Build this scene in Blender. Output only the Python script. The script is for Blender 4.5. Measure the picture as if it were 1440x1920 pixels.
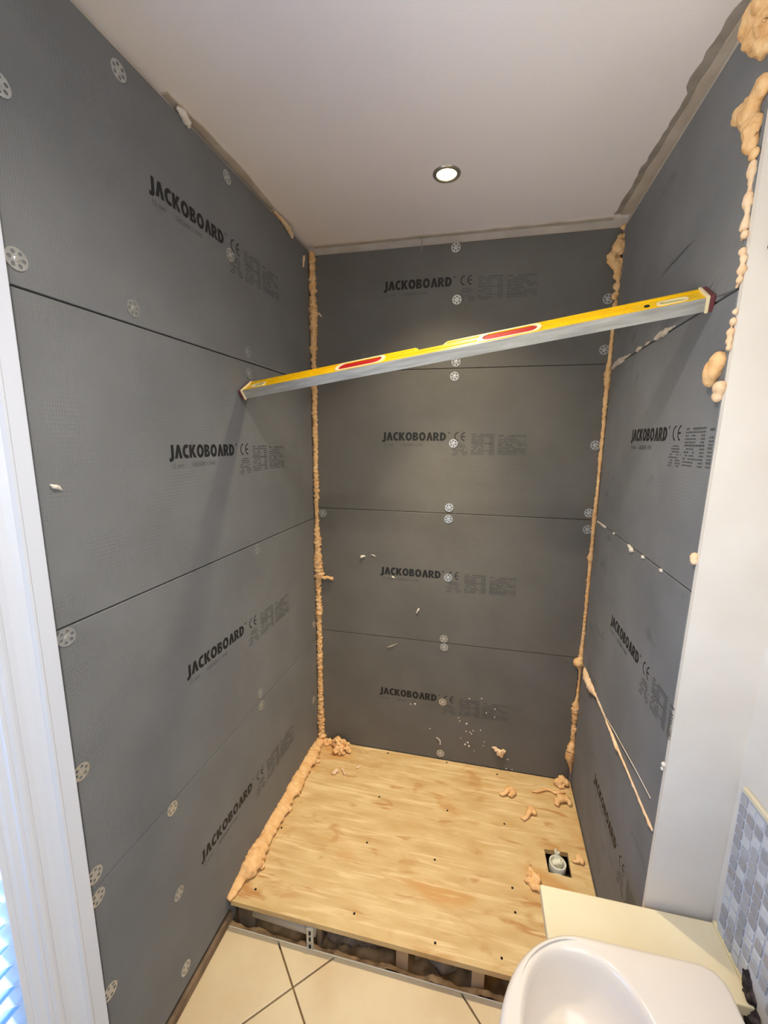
import bpy, bmesh, math, random
from mathutils import Vector, Matrix, noise
random.seed(7)
S = bpy.context.scene
for o in list(bpy.data.objects): bpy.data.objects.remove(o)
COL = S.collection

# ------------------------------------------------------------------ camera
cam_d = bpy.data.cameras.new('camera'); cam = bpy.data.objects.new('camera', cam_d); COL.objects.link(cam)
cam_d.sensor_fit = 'HORIZONTAL'; cam_d.sensor_width = 36; cam_d.lens = 36 * 776.38 / 1440; cam_d.clip_start = 0.02
cr = Vector((.97637533, .2159328, .00801529)); cu = Vector((-.04451601, .1647113, .98533675)); cf = Vector((-.21144631, .9624153, -.17043251))
cam.matrix_world = Matrix(((cr.x, cu.x, -cf.x, .71913), (cr.y, cu.y, -cf.y, -1.77953), (cr.z, cu.z, -cf.z, 1.50781), (0, 0, 0, 1)))
S.camera = cam
# ------------------------------------------------------------------ world, daylight, added fill, exposure
W = bpy.data.worlds.new('world'); S.world = W; W.use_nodes = True
W.node_tree.nodes['Background'].inputs[0].default_value = (.55, .75, 1, 1); W.node_tree.nodes['Background'].inputs[1].default_value = 1.0
def area(name, loc, aim, sx, sy, power, color):
    d = bpy.data.lights.new(name, 'AREA'); d.shape = 'RECTANGLE'; d.size = sx; d.size_y = sy; d.energy = power; d.color = color
    o = bpy.data.objects.new(name, d); COL.objects.link(o); o.location = loc
    o.rotation_euler = (Vector(aim) - Vector(loc)).to_track_quat('-Z', 'Z').to_euler(); return o
area('fill_right_window', (1.312, -2.10, 1.45), (0, -1.75, .30), .78, 1.06, 8.5, (.88, .94, 1))  # added fill from out of view, placed to brighten the left wall
area('daylight_left_window', (-.30, -1.755, 1.1), (1, -1.755, 1.1), .74, 1.8, 70, (1, .89, .76))
SHOWER_LAMP = (96, 19); ROOM_FILL = (14, 21)      # watts: narrow beam, wide spill; second lamp is an added unseen fill
S.view_settings.view_transform = 'Standard'; S.view_settings.look = 'None'; S.view_settings.gamma = 1
S.view_settings.use_curve_mapping = False; S.view_settings.exposure = 0.43

# ------------------------------------------------------------------ helpers
def lin(c): return tuple(((x / 255) / 12.92 if x / 255 <= .04045 else ((x / 255 + .055) / 1.055) ** 2.4) for x in c)
MATS = {}
def mat(name, col, rough=.6, metal=0, col2=None, scale=20, stretch=(1, 1, 1), bump=0, bscale=None, detail=6, lo=.35, hi=.65, spec=.5):
    m = bpy.data.materials.new(name); m.use_nodes = True; nt = m.node_tree; b = nt.nodes['Principled BSDF']
    b.inputs['Base Color'].default_value = (*lin(col), 1); b.inputs['Roughness'].default_value = rough; b.inputs['Metallic'].default_value = metal
    b.inputs['Specular IOR Level'].default_value = spec
    tc = nt.nodes.new('ShaderNodeTexCoord'); mp = nt.nodes.new('ShaderNodeMapping'); mp.inputs['Scale'].default_value = stretch
    nt.links.new(tc.outputs['Object'], mp.inputs[0])
    if col2:
        n = nt.nodes.new('ShaderNodeTexNoise'); n.inputs['Scale'].default_value = scale; n.inputs['Detail'].default_value = detail
        nt.links.new(mp.outputs[0], n.inputs[0])
        r = nt.nodes.new('ShaderNodeValToRGB'); r.color_ramp.elements[0].position = lo; r.color_ramp.elements[1].position = hi
        r.color_ramp.elements[0].color = (*lin(col), 1); r.color_ramp.elements[1].color = (*lin(col2), 1)
        nt.links.new(n.outputs[0], r.inputs[0]); nt.links.new(r.outputs[0], b.inputs['Base Color'])
    if bump:
        n2 = nt.nodes.new('ShaderNodeTexNoise'); n2.inputs['Scale'].default_value = bscale or scale * 4; n2.inputs['Detail'].default_value = 4
        nt.links.new(mp.outputs[0], n2.inputs[0]); bp = nt.nodes.new('ShaderNodeBump'); bp.inputs['Strength'].default_value = bump; bp.inputs['Distance'].default_value = .002
        nt.links.new(n2.outputs[0], bp.inputs['Height']); nt.links.new(bp.outputs[0], b.inputs['Normal'])
    MATS[name] = m; return m
def board_mat(name, c1, c2, weave):
    m = mat(name, c1, .78, 0, c2, 5, (1, 1, 1), 0, spec=.3); nt = m.node_tree; b = nt.nodes['Principled BSDF']
    tc = nt.nodes['Texture Coordinate']; hs = []
    for ax, sc in (('X', 62), ('Y', 38)):
        w = nt.nodes.new('ShaderNodeTexWave'); w.wave_type = 'BANDS'; w.bands_direction = ax; w.inputs['Scale'].default_value = sc
        w.inputs['Distortion'].default_value = 2.0; w.inputs['Detail'].default_value = 2; w.inputs['Detail Scale'].default_value = 2
        nt.links.new(tc.outputs['Object'], w.inputs[0]); hs.append(w)
    ad = nt.nodes.new('ShaderNodeMath'); ad.operation = 'ADD'; nt.links.new(hs[0].outputs['Fac'], ad.inputs[0]); nt.links.new(hs[1].outputs['Fac'], ad.inputs[1])
    n = nt.nodes.new('ShaderNodeTexNoise'); n.inputs['Scale'].default_value = 9; nt.links.new(tc.outputs['Object'], n.inputs[0])
    mr = nt.nodes.new('ShaderNodeMapRange'); mr.inputs[1].default_value = .42; mr.inputs[2].default_value = .62; nt.links.new(n.outputs[0], mr.inputs[0])
    mu = nt.nodes.new('ShaderNodeMath'); mu.operation = 'MULTIPLY'; nt.links.new(ad.outputs[0], mu.inputs[0]); nt.links.new(mr.outputs[0], mu.inputs[1])
    bp = nt.nodes.new('ShaderNodeBump'); bp.inputs['Strength'].default_value = weave; bp.inputs['Distance'].default_value = .0012
    nt.links.new(mu.outputs[0], bp.inputs['Height']); nt.links.new(bp.outputs[0], b.inputs['Normal']); return m
BOARD_L = board_mat('grey_backer_board_woven', (115, 115, 115), (122, 122, 122), .32)
BOARD = board_mat('grey_backer_board', (103, 100, 94), (110, 107, 101), .25)  # same board as the side walls; dimmer, warmer light put into its tone
BOARD_R = board_mat('grey_backer_board_scuffed', (116, 116, 117), (126, 126, 127), .2)
INK = mat('black_ink', (26, 26, 26), .7); FADED = mat('faded_ink', (80, 80, 79), .8)
PLASTER = mat('raw_plaster', (206, 194, 178), .85, 0, (190, 176, 160), 14, bump=.3)
SKIM = mat('grey_skim', (150, 140, 128), .85, 0, (176, 166, 154), 18, bump=.4)
CEIL = mat('ceiling_paint', (248, 240, 235), .9, 0, (251, 244, 240), 3, bump=.12, bscale=220)
WHITE = mat('white_wall_paint', (224, 217, 207), .75, 0, (217, 209, 198), 6, bump=.15, bscale=60)
GLOSS = mat('white_gloss_paint', (216, 218, 226), .35, bump=.06, bscale=25)
FOAM = mat('expanding_foam', (238, 197, 143), .75, 0, (226, 174, 116), 45, bump=.6, bscale=160)
FOAM2 = mat('expanding_foam_pale', (238, 208, 172), .75, 0, (226, 188, 146), 40, bump=.5, bscale=160)
CHALK = mat('chalky_plaster', (225, 214, 200), .9)
STEEL = mat('galvanised_steel', (200, 200, 197), .36, .65, (186, 186, 183), 90)
YELLOW = mat('yellow_powder_coat', (250, 204, 10), .35, 0, (240, 192, 6), 30)
MILLED = mat('milled_aluminium', (190, 188, 180), .5, .4, (160, 158, 151), 30, (.3, 3, 3))
RED = mat('red_grip', (168, 2, 8), .7, spec=.2); CREAMGRIP = mat('cream_grip_edge', (240, 222, 176), .5)
CAP = mat('maroon_rubber', (112, 58, 60), .6); GREENVIAL = mat('vial_fluid', (178, 176, 110), .1)
CERAMIC = mat('white_ceramic', (224, 211, 196), .12, spec=.5)
CREAM = mat('cream_laminate', (226, 214, 184), .35, 0, (221, 207, 173), 7)
SEAL = mat('yellowed_sealant', (236, 220, 172), .5)
TILE = mat('beige_floor_tile', (216, 196, 160), .32, 0, (207, 184, 148), 7, bump=.06, bscale=30)
GROUT = mat('tile_grout', (150, 122, 84), .9); SLAB = mat('old_concrete', (120, 104, 86), .95, 0, (92, 78, 64), 12, bump=.6)
TIMBER = mat('sawn_timber', (188, 158, 122), .8, 0, (166, 134, 98), 10, (1, 6, 1)); DARKT = mat('dirty_timber', (138, 114, 90), .9, 0, (104, 84, 66), 14)
RUBBLE = mat('dust_and_rubble', (196, 158, 110), .95, 0, (140, 108, 74), 25, bump=.8)
PIPEG = mat('grey_waste_pipe', (178, 168, 152), .5); PIPEW = mat('white_pvc', (226, 224, 214), .35); RAG = mat('pale_rag', (222, 220, 196), .9)
WOOL = mat('brown_insulation', (120, 106, 92), 1, 0, (92, 80, 70), 40, bump=.8)
DARK = mat('dark_gap', (22, 19, 18), .95); PATCH = mat('dark_mortar', (86, 76, 76), .95, 0, (34, 28, 34), 45, bump=.9, lo=.4, hi=.6)
MG = [mat('mosaic_' + n, c, .25) for n, c in (('mid_grey', (158, 157, 162)), ('dove_grey', (174, 173, 177)), ('pale_grey', (202, 203, 206)), ('warm_grey', (162, 157, 158)))]
MGROUT = mat('mosaic_grout', (206, 206, 212), .85)
CHROME = mat('brushed_chrome', (200, 196, 186), .3, .9)
# plywood: long soft grain with orange stains
PLY = mat('plywood_face', (214, 185, 134), .5, 0, (198, 163, 110), 5.0, (1.4, 4.5, 4), .12, 40, detail=8)
def add_stain(m, sc, st, lo, hi, c):
    nt = m.node_tree; b = nt.nodes['Principled BSDF']; src = b.inputs['Base Color'].links[0].from_socket
    tc = nt.nodes['Texture Coordinate']; mp = nt.nodes.new('ShaderNodeMapping'); mp.inputs['Scale'].default_value = st; mp.inputs['Location'].default_value = (sc, lo, hi)
    nt.links.new(tc.outputs['Object'], mp.inputs[0])
    n = nt.nodes.new('ShaderNodeTexNoise'); n.inputs['Scale'].default_value = sc; n.inputs['Detail'].default_value = 5; n.inputs['Distortion'].default_value = .6
    nt.links.new(mp.outputs[0], n.inputs[0])
    mr = nt.nodes.new('ShaderNodeMapRange'); mr.inputs[1].default_value = lo; mr.inputs[2].default_value = hi; mr.inputs[4].default_value = .75
    nt.links.new(n.outputs[0], mr.inputs[0])
    mx = nt.nodes.new('ShaderNodeMix'); mx.data_type = 'RGBA'; nt.links.new(mr.outputs[0], mx.inputs[0]); nt.links.new(src, mx.inputs[6]); mx.inputs[7].default_value = (*lin(c), 1)
    nt.links.new(mx.outputs[2], b.inputs['Base Color'])
add_stain(PLY, 3.2, (1, 2.2, 1), .56, .70, (198, 142, 78)); add_stain(PLY, 6, (1, 3, 1), .60, .70, (176, 116, 56)); add_stain(PLY, 11, (.45, 6, 1), .54, .68, (230, 204, 156)); add_stain(PLY, 9, (.8, 1.6, 1), .58, .72, (184, 134, 74))
add_stain(BOARD_R, 6, (1, 1.6, 1), .62, .74, (88, 88, 92))
add_stain(TILE, 3, (1, 1, 1), .6, .75, (206, 170, 122))
def translucent(name, col):
    m = bpy.data.materials.new(name); m.use_nodes = True; nt = m.node_tree; out = nt.nodes['Material Output']; nt.nodes.remove(nt.nodes['Principled BSDF'])
    a = nt.nodes.new('ShaderNodeBsdfDiffuse'); t = nt.nodes.new('ShaderNodeBsdfTranslucent'); mx = nt.nodes.new('ShaderNodeMixShader')
    for q in (a, t): q.inputs[0].default_value = (*lin(col), 1)
    mx.inputs[0].default_value = .55; nt.links.new(a.outputs[0], mx.inputs[1]); nt.links.new(t.outputs[0], mx.inputs[2]); nt.links.new(mx.outputs[0], out.inputs[0]); return m
SLAT = translucent('translucent_blind', (182, 220, 252))
def glass(name):
    m = bpy.data.materials.new(name); m.use_nodes = True; nt = m.node_tree; out = nt.nodes['Material Output']; nt.nodes.remove(nt.nodes['Principled BSDF'])
    a = nt.nodes.new('ShaderNodeBsdfTransparent'); t = nt.nodes.new('ShaderNodeBsdfGlossy'); t.inputs['Roughness'].default_value = .02; mx = nt.nodes.new('ShaderNodeMixShader')
    a.inputs[0].default_value = (.93, .97, 1, 1); mx.inputs[0].default_value = .06; nt.links.new(a.outputs[0], mx.inputs[1]); nt.links.new(t.outputs[0], mx.inputs[2]); nt.links.new(mx.outputs[0], out.inputs[0]); return m
GLASS = glass('clear_glass')
def emis(name, col, st):
    m = mat(name, col, .4); b = m.node_tree.nodes['Principled BSDF']; b.inputs['Emission Color'].default_value = (*lin(col), 1); b.inputs['Emission Strength'].default_value = st; return m
LENS = emis('lit_lamp_lens', (255, 236, 190), 30)

def obj(name, bm, m, parent=None, smooth=False, mw=None):
    if isinstance(bm, bpy.types.Mesh): me = bm
    else:
        bmesh.ops.recalc_face_normals(bm, faces=bm.faces); me = bpy.data.meshes.new(name); bm.to_mesh(me); bm.free()
        for f in me.polygons: f.use_smooth = smooth
    if m and not me.materials: me.materials.append(m)
    o = bpy.data.objects.new(name, me); COL.objects.link(o)
    if parent: o.parent = parent
    if mw: o.matrix_world = mw
    return o
def tag(o, label=None, cat=None, group=None, kind=None):
    for k, v in (('label', label), ('category', cat), ('group', group), ('kind', kind)):
        if v: o[k] = v
    return o
def struct(o, label, cat): return tag(o, label, cat, None, 'structure')
def empty(name, loc=(0, 0, 0)):
    o = bpy.data.objects.new(name, None); COL.objects.link(o); o.location = loc; o.empty_display_size = .05; return o
def box(bm, a, b, bev=0):
    r = bmesh.ops.create_cube(bm, size=1); vs = r['verts']
    for v in vs: v.co = Vector([(a[i] + b[i]) / 2 + v.co[i] * (b[i] - a[i]) for i in range(3)])
    if bev:
        es = list({e for v in vs for e in v.link_edges}); bmesh.ops.bevel(bm, geom=es, offset=bev, segments=2, affect='EDGES', profile=.5)
    return bm
def B(a, b, bev=0): return box(bmesh.new(), a, b, bev)
def prism(poly, z0, z1, bm=None, bev=0):      # poly in xy, extruded in z
    bm = bm or bmesh.new(); lo = [bm.verts.new((x, y, z0)) for x, y in poly]; hi = [bm.verts.new((x, y, z1)) for x, y in poly]; n = len(poly)
    bm.faces.new(lo[::-1]); top = bm.faces.new(hi)
    for i in range(n): bm.faces.new((lo[i], lo[(i + 1) % n], hi[(i + 1) % n], hi[i]))
    if bev: bmesh.ops.bevel(bm, geom=list(top.edges), offset=bev, segments=2, affect='EDGES', profile=.5)
    return bm
def tube(path, radii, seg=12, flat=(1, 1), jit=0, freq=40, bm=None, step=None, seed=0):
    bm = bm or bmesh.new(); P = [Vector(p) for p in path]; Rr = radii if hasattr(radii, '__len__') else [radii] * len(P)
    if step:
        Q, R2 = [], []
        for i in range(len(P) - 1):
            n = max(1, int((P[i + 1] - P[i]).length / step))
            for k in range(n):
                t = k / n; s = t * t * (3 - 2 * t); Q.append(P[i].lerp(P[i + 1], t)); R2.append(Rr[i] * (1 - s) + Rr[i + 1] * s)
        Q.append(P[-1]); R2.append(Rr[-1]); P, Rr = Q, R2
    rings = []; up = Vector((.31, .27, .91))
    for i, p in enumerate(P):
        t = (P[min(i + 1, len(P) - 1)] - P[max(i - 1, 0)]).normalized(); a = t.cross(up)
        if a.length < .2: a = t.cross(Vector((1, 0, 0)))
        a.normalize(); b = t.cross(a); ring = []
        for k in range(seg):
            an = 2 * math.pi * k / seg; d = a * math.cos(an) * flat[0] + b * math.sin(an) * flat[1]; r = Rr[i]
            if jit: r *= 1 + jit * noise.noise((p + d * Rr[i]) * freq + Vector((seed, 0, 0))) + jit * .5 * noise.noise((p + d * Rr[i]) * freq * 2.7)
            ring.append(bm.verts.new(p + d * r))
        rings.append(ring)
    for i in range(len(rings) - 1):
        for k in range(seg): bm.faces.new((rings[i][k], rings[i][(k + 1) % seg], rings[i + 1][(k + 1) % seg], rings[i + 1][k]))
    bm.faces.new(rings[0][::-1]); bm.faces.new(rings[-1]); return bm
def evaluated(o):
    dg = bpy.context.evaluated_depsgraph_get(); me = bpy.data.meshes.new_from_object(o.evaluated_get(dg)); return me
def blob_mesh(name, balls, voxel=.003, jit=.25, freq=60, flat=None, seed=0):
    """union of ellipsoids: balls = (center, radius or (rx,ry,rz)); remeshed and roughened"""
    bm = bmesh.new()
    for c, r in balls:
        rr = Vector((r, r, r)) if not hasattr(r, '__len__') else Vector(r)
        q = bmesh.ops.create_icosphere(bm, subdivisions=2, radius=1)
        for v in q['verts']: v.co = Vector(c) + Vector((v.co.x * rr.x, v.co.y * rr.y, v.co.z * rr.z))
    me = bpy.data.meshes.new(name); bm.to_mesh(me); bm.free(); o = bpy.data.objects.new(name, me); COL.objects.link(o)
    md = o.modifiers.new('r', 'REMESH'); md.mode = 'VOXEL'; md.voxel_size = voxel; md.use_smooth_shade = True
    sm = o.modifiers.new('s', 'SMOOTH'); sm.iterations = 3; sm.factor = .5
    m2 = evaluated(o); bpy.data.objects.remove(o); bpy.data.meshes.remove(me)
    mean = sum(min(Vector((r, r, r)) if not hasattr(r, '__len__') else Vector(r)) for c, r in balls) / len(balls)
    for v in m2.vertices: v.co += v.normal * mean * jit * (noise.noise(v.co * freq + Vector((seed, 3, 1))) + .5 * noise.noise(v.co * freq * 2.3))
    for f in m2.polygons: f.use_smooth = True
    m2.name = name; return m2
def frame(o, u, n): # local (u, up, out)
    u = Vector(u).normalized(); n = Vector(n).normalized(); z = Vector((0, 0, 1))
    return Matrix(((u.x, z.x, n.x, o[0]), (u.y, z.y, n.y, o[1]), (u.z, z.z, n.z, o[2]), (0, 0, 0, 1)))
FL = frame((-.03454, -1.2, 0), (.028784, 1, 0), (1, -.028784, 0))
FB = frame((0, 0, 0), (1, 0, 0), (0, -1, 0))
FR = frame((1.2, 0, 0), (-.034856, -1, 0), (-1, .034856, 0))
ZC, ZF = 2.304, -.10

# ------------------------------------------------------------------ shell
bm = bmesh.new(); box(bm, (-1.6, -.2, -.10), (-.974, 2.45, -.014)); box(bm, (-.136, -.2, -.10), (1.30, 2.45, -.014)); box(bm, (-.974, 2.06, -.10), (-.136, 2.45, -.014)); box(bm, (-.974, -.2, -.10), (-.136, .10, -.014))
wall_left = struct(obj('wall_left', bm, PLASTER, mw=FL), 'left wall lined with grey printed backer boards', 'wall')
wall_back = struct(obj('wall_back', B((-.13, -.2, -.10), (1.33, 2.45, -.014)), PLASTER, mw=FB), 'back wall of the shower lined with four grey boards', 'wall')
wall_right = struct(obj('wall_right', B((-.014, -.2, -.09), (.80, 2.45, -.014)), PLASTER, mw=FR), 'right wall of the shower lined with cut grey boards', 'wall')
XS = 1.315
def yret(z): return -.824 - .028 * (z - .4)
bm = bmesh.new()
for z in (-.2, 2.45):
    for x, dy in ((1.1715, 0), (XS + .02, 0), (XS + .02, .012), (1.1715, .012)): bm.verts.new((x, yret(z) + dy, z))
bm.verts.ensure_lookup_table(); v = bm.verts
for f in ((0, 1, 2, 3), (4, 5, 6, 7), (0, 1, 5, 4), (1, 2, 6, 5), (2, 3, 7, 6), (3, 0, 4, 7)): bm.faces.new([v[i] for i in f])
wall_return = struct(obj('wall_return', bm, WHITE), 'narrow white painted return wall beside the right boards', 'wall')
bm = bmesh.new(); box(bm, (XS, -2.85, -.2), (XS + .1, -2.5, 2.45)); box(bm, (XS, -1.7, -.2), (XS + .1, -.80, 2.45)); box(bm, (XS, -2.5, 2.0), (XS + .1, -1.7, 2.45)); box(bm, (XS, -2.5, -.2), (XS + .1, -1.7, .9))
wall_side = struct(obj('wall_side', bm, WHITE), 'white side wall with a band of small grey mosaic tiles', 'wall')
wall_rear = struct(obj('wall_rear', B((-.2, -2.85, -.2), (XS, -2.75, 2.45)), WHITE), 'plain white rear wall behind the viewer', 'wall')
ceiling = struct(obj('ceiling', B((-.2, -2.85, ZC), (XS + .1, .1, ZC + .1)), CEIL), 'off-white painted ceiling with one lit downlight', 'ceiling')
floor = struct(obj('floor', B((-.2, -2.85, -.26), (XS + .1, .1, -.16)), SLAB), 'floor of beige tiles laid diagonally over rough concrete', 'floor')
obj('screed', B((-.04, -2.75, -.159), (XS, -.80, ZF - .010)), GROUT, floor)
# diagonal tiles clipped to the floor outline
def clip(poly, f):
    out = []
    for i in range(len(poly)):
        a, b = poly[i], poly[(i + 1) % len(poly)]; fa, fb = f(a), f(b)
        if fa >= 0: out.append(a)
        if fa * fb < 0: t = fa / (fa - fb); out.append((a[0] + (b[0] - a[0]) * t, a[1] + (b[1] - a[1]) * t))
    return out
TS = .588; g = .0035
for i in range(-8, 9):
    for j in range(-5, 10):
        s0, s1 = -.628 + i * TS + g, -.628 + (i + 1) * TS - g      # x+y
        d0, d1 = 1.14 + j * TS + g, 1.14 + (j + 1) * TS - g        # x-y
        pl = [((s + d) / 2, (s - d) / 2) for s, d in ((s0, d0), (s1, d0), (s1, d1), (s0, d1))]
        for f in (lambda p: p[0] + .036 , lambda p: XS - .002 - p[0], lambda p: -.786 - p[1] + .0 * p[0], lambda p: p[1] + 2.748):
            if pl: pl = clip(pl, f)
        if len(pl) < 3: continue
        ar = abs(sum(pl[k][0] * pl[(k + 1) % len(pl)][1] - pl[(k + 1) % len(pl)][0] * pl[k][1] for k in range(len(pl)))) / 2
        if ar < .002: continue
        obj('tile', prism(pl, ZF - .0095, ZF, bev=.0015), TILE, floor)
# pale tile-edge trim left where the old tray was cut out
obj('tile_edge', B((-.045, -2.6, ZF - .03), (-.0365, -.79, ZF + .001)), CREAM, floor)
obj('tile_edge', B((-.04, -.7858, ZF - .03), (1.16, -.7825, ZF + .0015), .0008), mat('pale_tile_edge', (240, 226, 198), .7), floor)

# ------------------------------------------------------------------ lettering meshes (u right, v up, metres)
def arc(cx, cy, rx, ry, a0, a1, n=14): return [(cx + rx * math.cos(math.radians(a0 + (a1 - a0) * k / n)), cy + ry * math.sin(math.radians(a0 + (a1 - a0) * k / n))) for k in range(n + 1)]
def glyph(c):
    if c == 'J': return .52, [[(.22, 1), (.52, 1)] + arc(.20, .12, .32, .33, 0, -90, 8) + [(.0, -.21), (.0, .05), (.12, .05)] + arc(.11, .16, .11, .11, -90, 0, 5)]
    if c == 'A': return .88, [[(0, 0), (.29, 1), (.59, 1), (.88, 0), (.56, 0), (.44, .48), (.32, 0)]]
    if c == 'C': return .72, [arc(.47, .5, .47, .53, 56, 304, 20) + arc(.48, .5, .18, .27, 304, 56, 20)]
    if c == 'K': return .84, [[(0, 0), (0, 1), (.31, 1), (.31, .66), (.50, 1), (.84, 1), (.53, .52), (.87, 0), (.52, 0), (.31, .38), (.31, 0)]]
    if c == 'O': return .92, [arc(.46, .5, .46, .53, 0, 360, 28)[:-1], arc(.46, .5, .165, .27, 0, 360, 24)[:-1]]
    if c == 'B': return .76, [[(0, 0), (0, 1), (.36, 1)] + arc(.38, .755, .32, .245, 90, -70, 8) + arc(.40, .275, .35, .275, 75, -90, 8), [(.30, .63), (.30, .78), (.35, .78)] + arc(.36, .705, .07, .075, 90, -90, 6) + [(.35, .63)], [(.30, .21), (.30, .40), (.37, .40)] + arc(.38, .305, .10, .095, 90, -90, 6) + [(.37, .21)]]
    if c == 'R': return .82, [[(0, 0), (0, 1), (.38, 1)] + arc(.40, .69, .35, .31, 90, -60, 8) + [(.84, 0), (.51, 0), (.34, .36), (.31, .36), (.31, 0)], [(.31, .58), (.31, .79), (.37, .79)] + arc(.38, .685, .09, .105, 90, -90, 6) + [(.37, .58)]]
    if c == 'D': return .84, [[(0, 0), (0, 1), (.30, 1)] + arc(.32, .5, .51, .5, 90, -90, 14) + [(.30, 0)], [(.31, .23), (.31, .77), (.34, .77)] + arc(.34, .5, .19, .27, 90, -90, 10) + [(.34, .23)]]
def fill(polys, name, extr=0.0):
    cu_ = bpy.data.curves.new(name, 'CURVE'); cu_.dimensions = '2D'; cu_.fill_mode = 'BOTH'; cu_.extrude = extr
    for pl in polys:
        s = cu_.splines.new('POLY'); s.points.add(len(pl) - 1); s.use_cyclic_u = True
        for q, (x, y) in zip(s.points, pl): q.co = (x, y, 0, 1)
    o = bpy.data.objects.new(name, cu_); COL.objects.link(o); me = evaluated(o); bpy.data.objects.remove(o); bpy.data.curves.remove(cu_); me.name = name; me.materials.clear(); return me
polys = []; x = 0; H = .0345
for c in 'JACKOBOARD':
    w, ps = glyph(c); polys += [[(x + a * H, b * H) for a, b in pl] for pl in ps]; x += (w + (.03 if c in 'A' else .075)) * H
sc = .277 / x; polys = [[(a * sc, b) for a, b in pl] for pl in polys]
polys += [arc(.285, .033, .0042, .0042, 0, 360, 14)[:-1], arc(.285, .033, .0030, .0030, 0, 360, 14)[:-1], [(.2838, .0312), (.2838, .0350), (.2862, .0350), (.2862, .0333), (.2850, .0333), (.2850, .0312)]]
for cx in (.3265, .3535):       # CE mark
    polys.append(arc(cx, .018, .0185, .0185, 98, 262, 16) + arc(cx, .018, .0145, .0145, 262, 98, 16))
polys.append([(.3400, .0160), (.3400, .0200), (.3525, .0200), (.3525, .0160)])
LOGO = fill(polys, 'printed_logo'); LOGO.materials.append(INK)
def text_mesh(s, size):
    c = bpy.data.curves.new('t', 'FONT'); c.body = s; c.size = size; o = bpy.data.objects.new('t', c); COL.objects.link(o); me = evaluated(o); bpy.data.objects.remove(o); return me
def fineprint(umax=9):
    bm = bmesh.new()
    for s, u in (('12 mm', .004), ('GB260K11940', .080)):
        t = text_mesh(s, .0165); n0 = len(bm.verts); bm.from_mesh(t); bm.verts.ensure_lookup_table()
        for q in bm.verts[n0:]: q.co += Vector((u, -.0235, 0))
    R = random.Random(3)
    def words(u0, u1, v, h, dens=.85):
        u = u0
        while u < u1 - .003:
            w = R.uniform(.004, .013); e = min(u + w, u1, umax)
            if R.random() < dens and e > u: bm.faces.new([bm.verts.new(q) for q in ((u, v, 0), (e, v, 0), (e, v + h, 0), (u, v + h, 0))])
            u += w + .0016
    for k, (a, b) in enumerate(((.318, .352), (.310, .360), (.316, .356), (.306, .366), (.300, .370), (.300, .366), (.304, .368), (.300, .362))): words(a, b, -.0135 - k * .0066, .0032)
    for k in range(12):
        v = .024 - k * .0072
        words(.379, .379 + (.092 if k in (0, 1, 5, 9) else .05), v, .0042 if k in (0, 5) else .0032)
        if k > 1: words(.452, .472, v, .0036, .95)
    for k in range(11): words(.486, .598 if k not in (2, 6) else .56, .020 - k * .0074, .0046 if k in (0, 5, 9) else .0032, .8)
    me = bpy.data.meshes.new('fine_print'); bm.to_mesh(me); bm.free(); me.materials.append(FADED); return me
FINE, FINE_CUT = fineprint(), fineprint(.505)

# washer: pressed steel disc with six holes round a dished centre and a screw head
wp = [arc(0, 0, .018, .018, 0, 360, 32)[:-1]] + [arc(.0112 * math.cos(math.radians(a)), .0112 * math.sin(math.radians(a)), .0034, .0034, 0, 360, 12)[:-1] for a in range(0, 360, 60)]
wm = fill(wp, 'w', .0006); bm = bmesh.new(); bm.from_mesh(wm)
for q in bm.verts: q.co.z += .0007 - .0005 * max(0, 1 - q.co.xy.length / .012)
tube([(0, 0, .0004), (0, 0, .0016), (0, 0, .0022)], [.0048, .0046, .003], 14, bm=bm)
WASH = bpy.data.meshes.new('fixing_washer'); bm.to_mesh(WASH); bm.free(); WASH.materials.append(STEEL)

def boards(wall, spec, m, prints, washers, endcut=None):
    """spec: (u0,u1,v0,v1,proud); each board a child of the wall, prints and washers its children"""
    made = []
    for u0, u1, v0, v1, pr in spec:
        e0, e1 = (u1, u1) if not endcut else (endcut(v0), endcut(v1))
        bm = bmesh.new(); n = 1
        lo = [bm.verts.new((a, b, -.0125 + pr)) for a, b in ((u0, v0), (e0, v0), (e1, v1), (u0, v1))]; hi = [bm.verts.new((a, b, pr)) for a, b in ((u0, v0), (e0, v0), (e1, v1), (u0, v1))]
        bm.faces.new(lo[::-1]); t = bm.faces.new(hi)
        for k in range(4): bm.faces.new((lo[k], lo[(k + 1) % 4], hi[(k + 1) % 4], hi[k]))
        bmesh.ops.bevel(bm, geom=list(t.edges), offset=.0012, segments=1, affect='EDGES')
        made.append((obj('board', bm, m, wall), v0, v1, pr))
    for i, (du, dv, cut) in prints.items():
        b, v0, v1, pr = made[i]
        for nm, me in (('printed_logo', LOGO), ('fine_print', FINE_CUT if cut else FINE)):
            o = obj(nm, me, None, b); o.location = (du, dv, pr + .0004)
    for (u, v_) in washers:
        for b, v0, v1, pr in made:
            if v0 <= v_ <= v1: o = obj('fixing_washer', WASH, None, b); o.location = (u, v_, pr + .0002); o.rotation_euler = (random.uniform(-.05, .05), random.uniform(-.05, .05), random.random()); break
    return made
GAP = .0022
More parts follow.
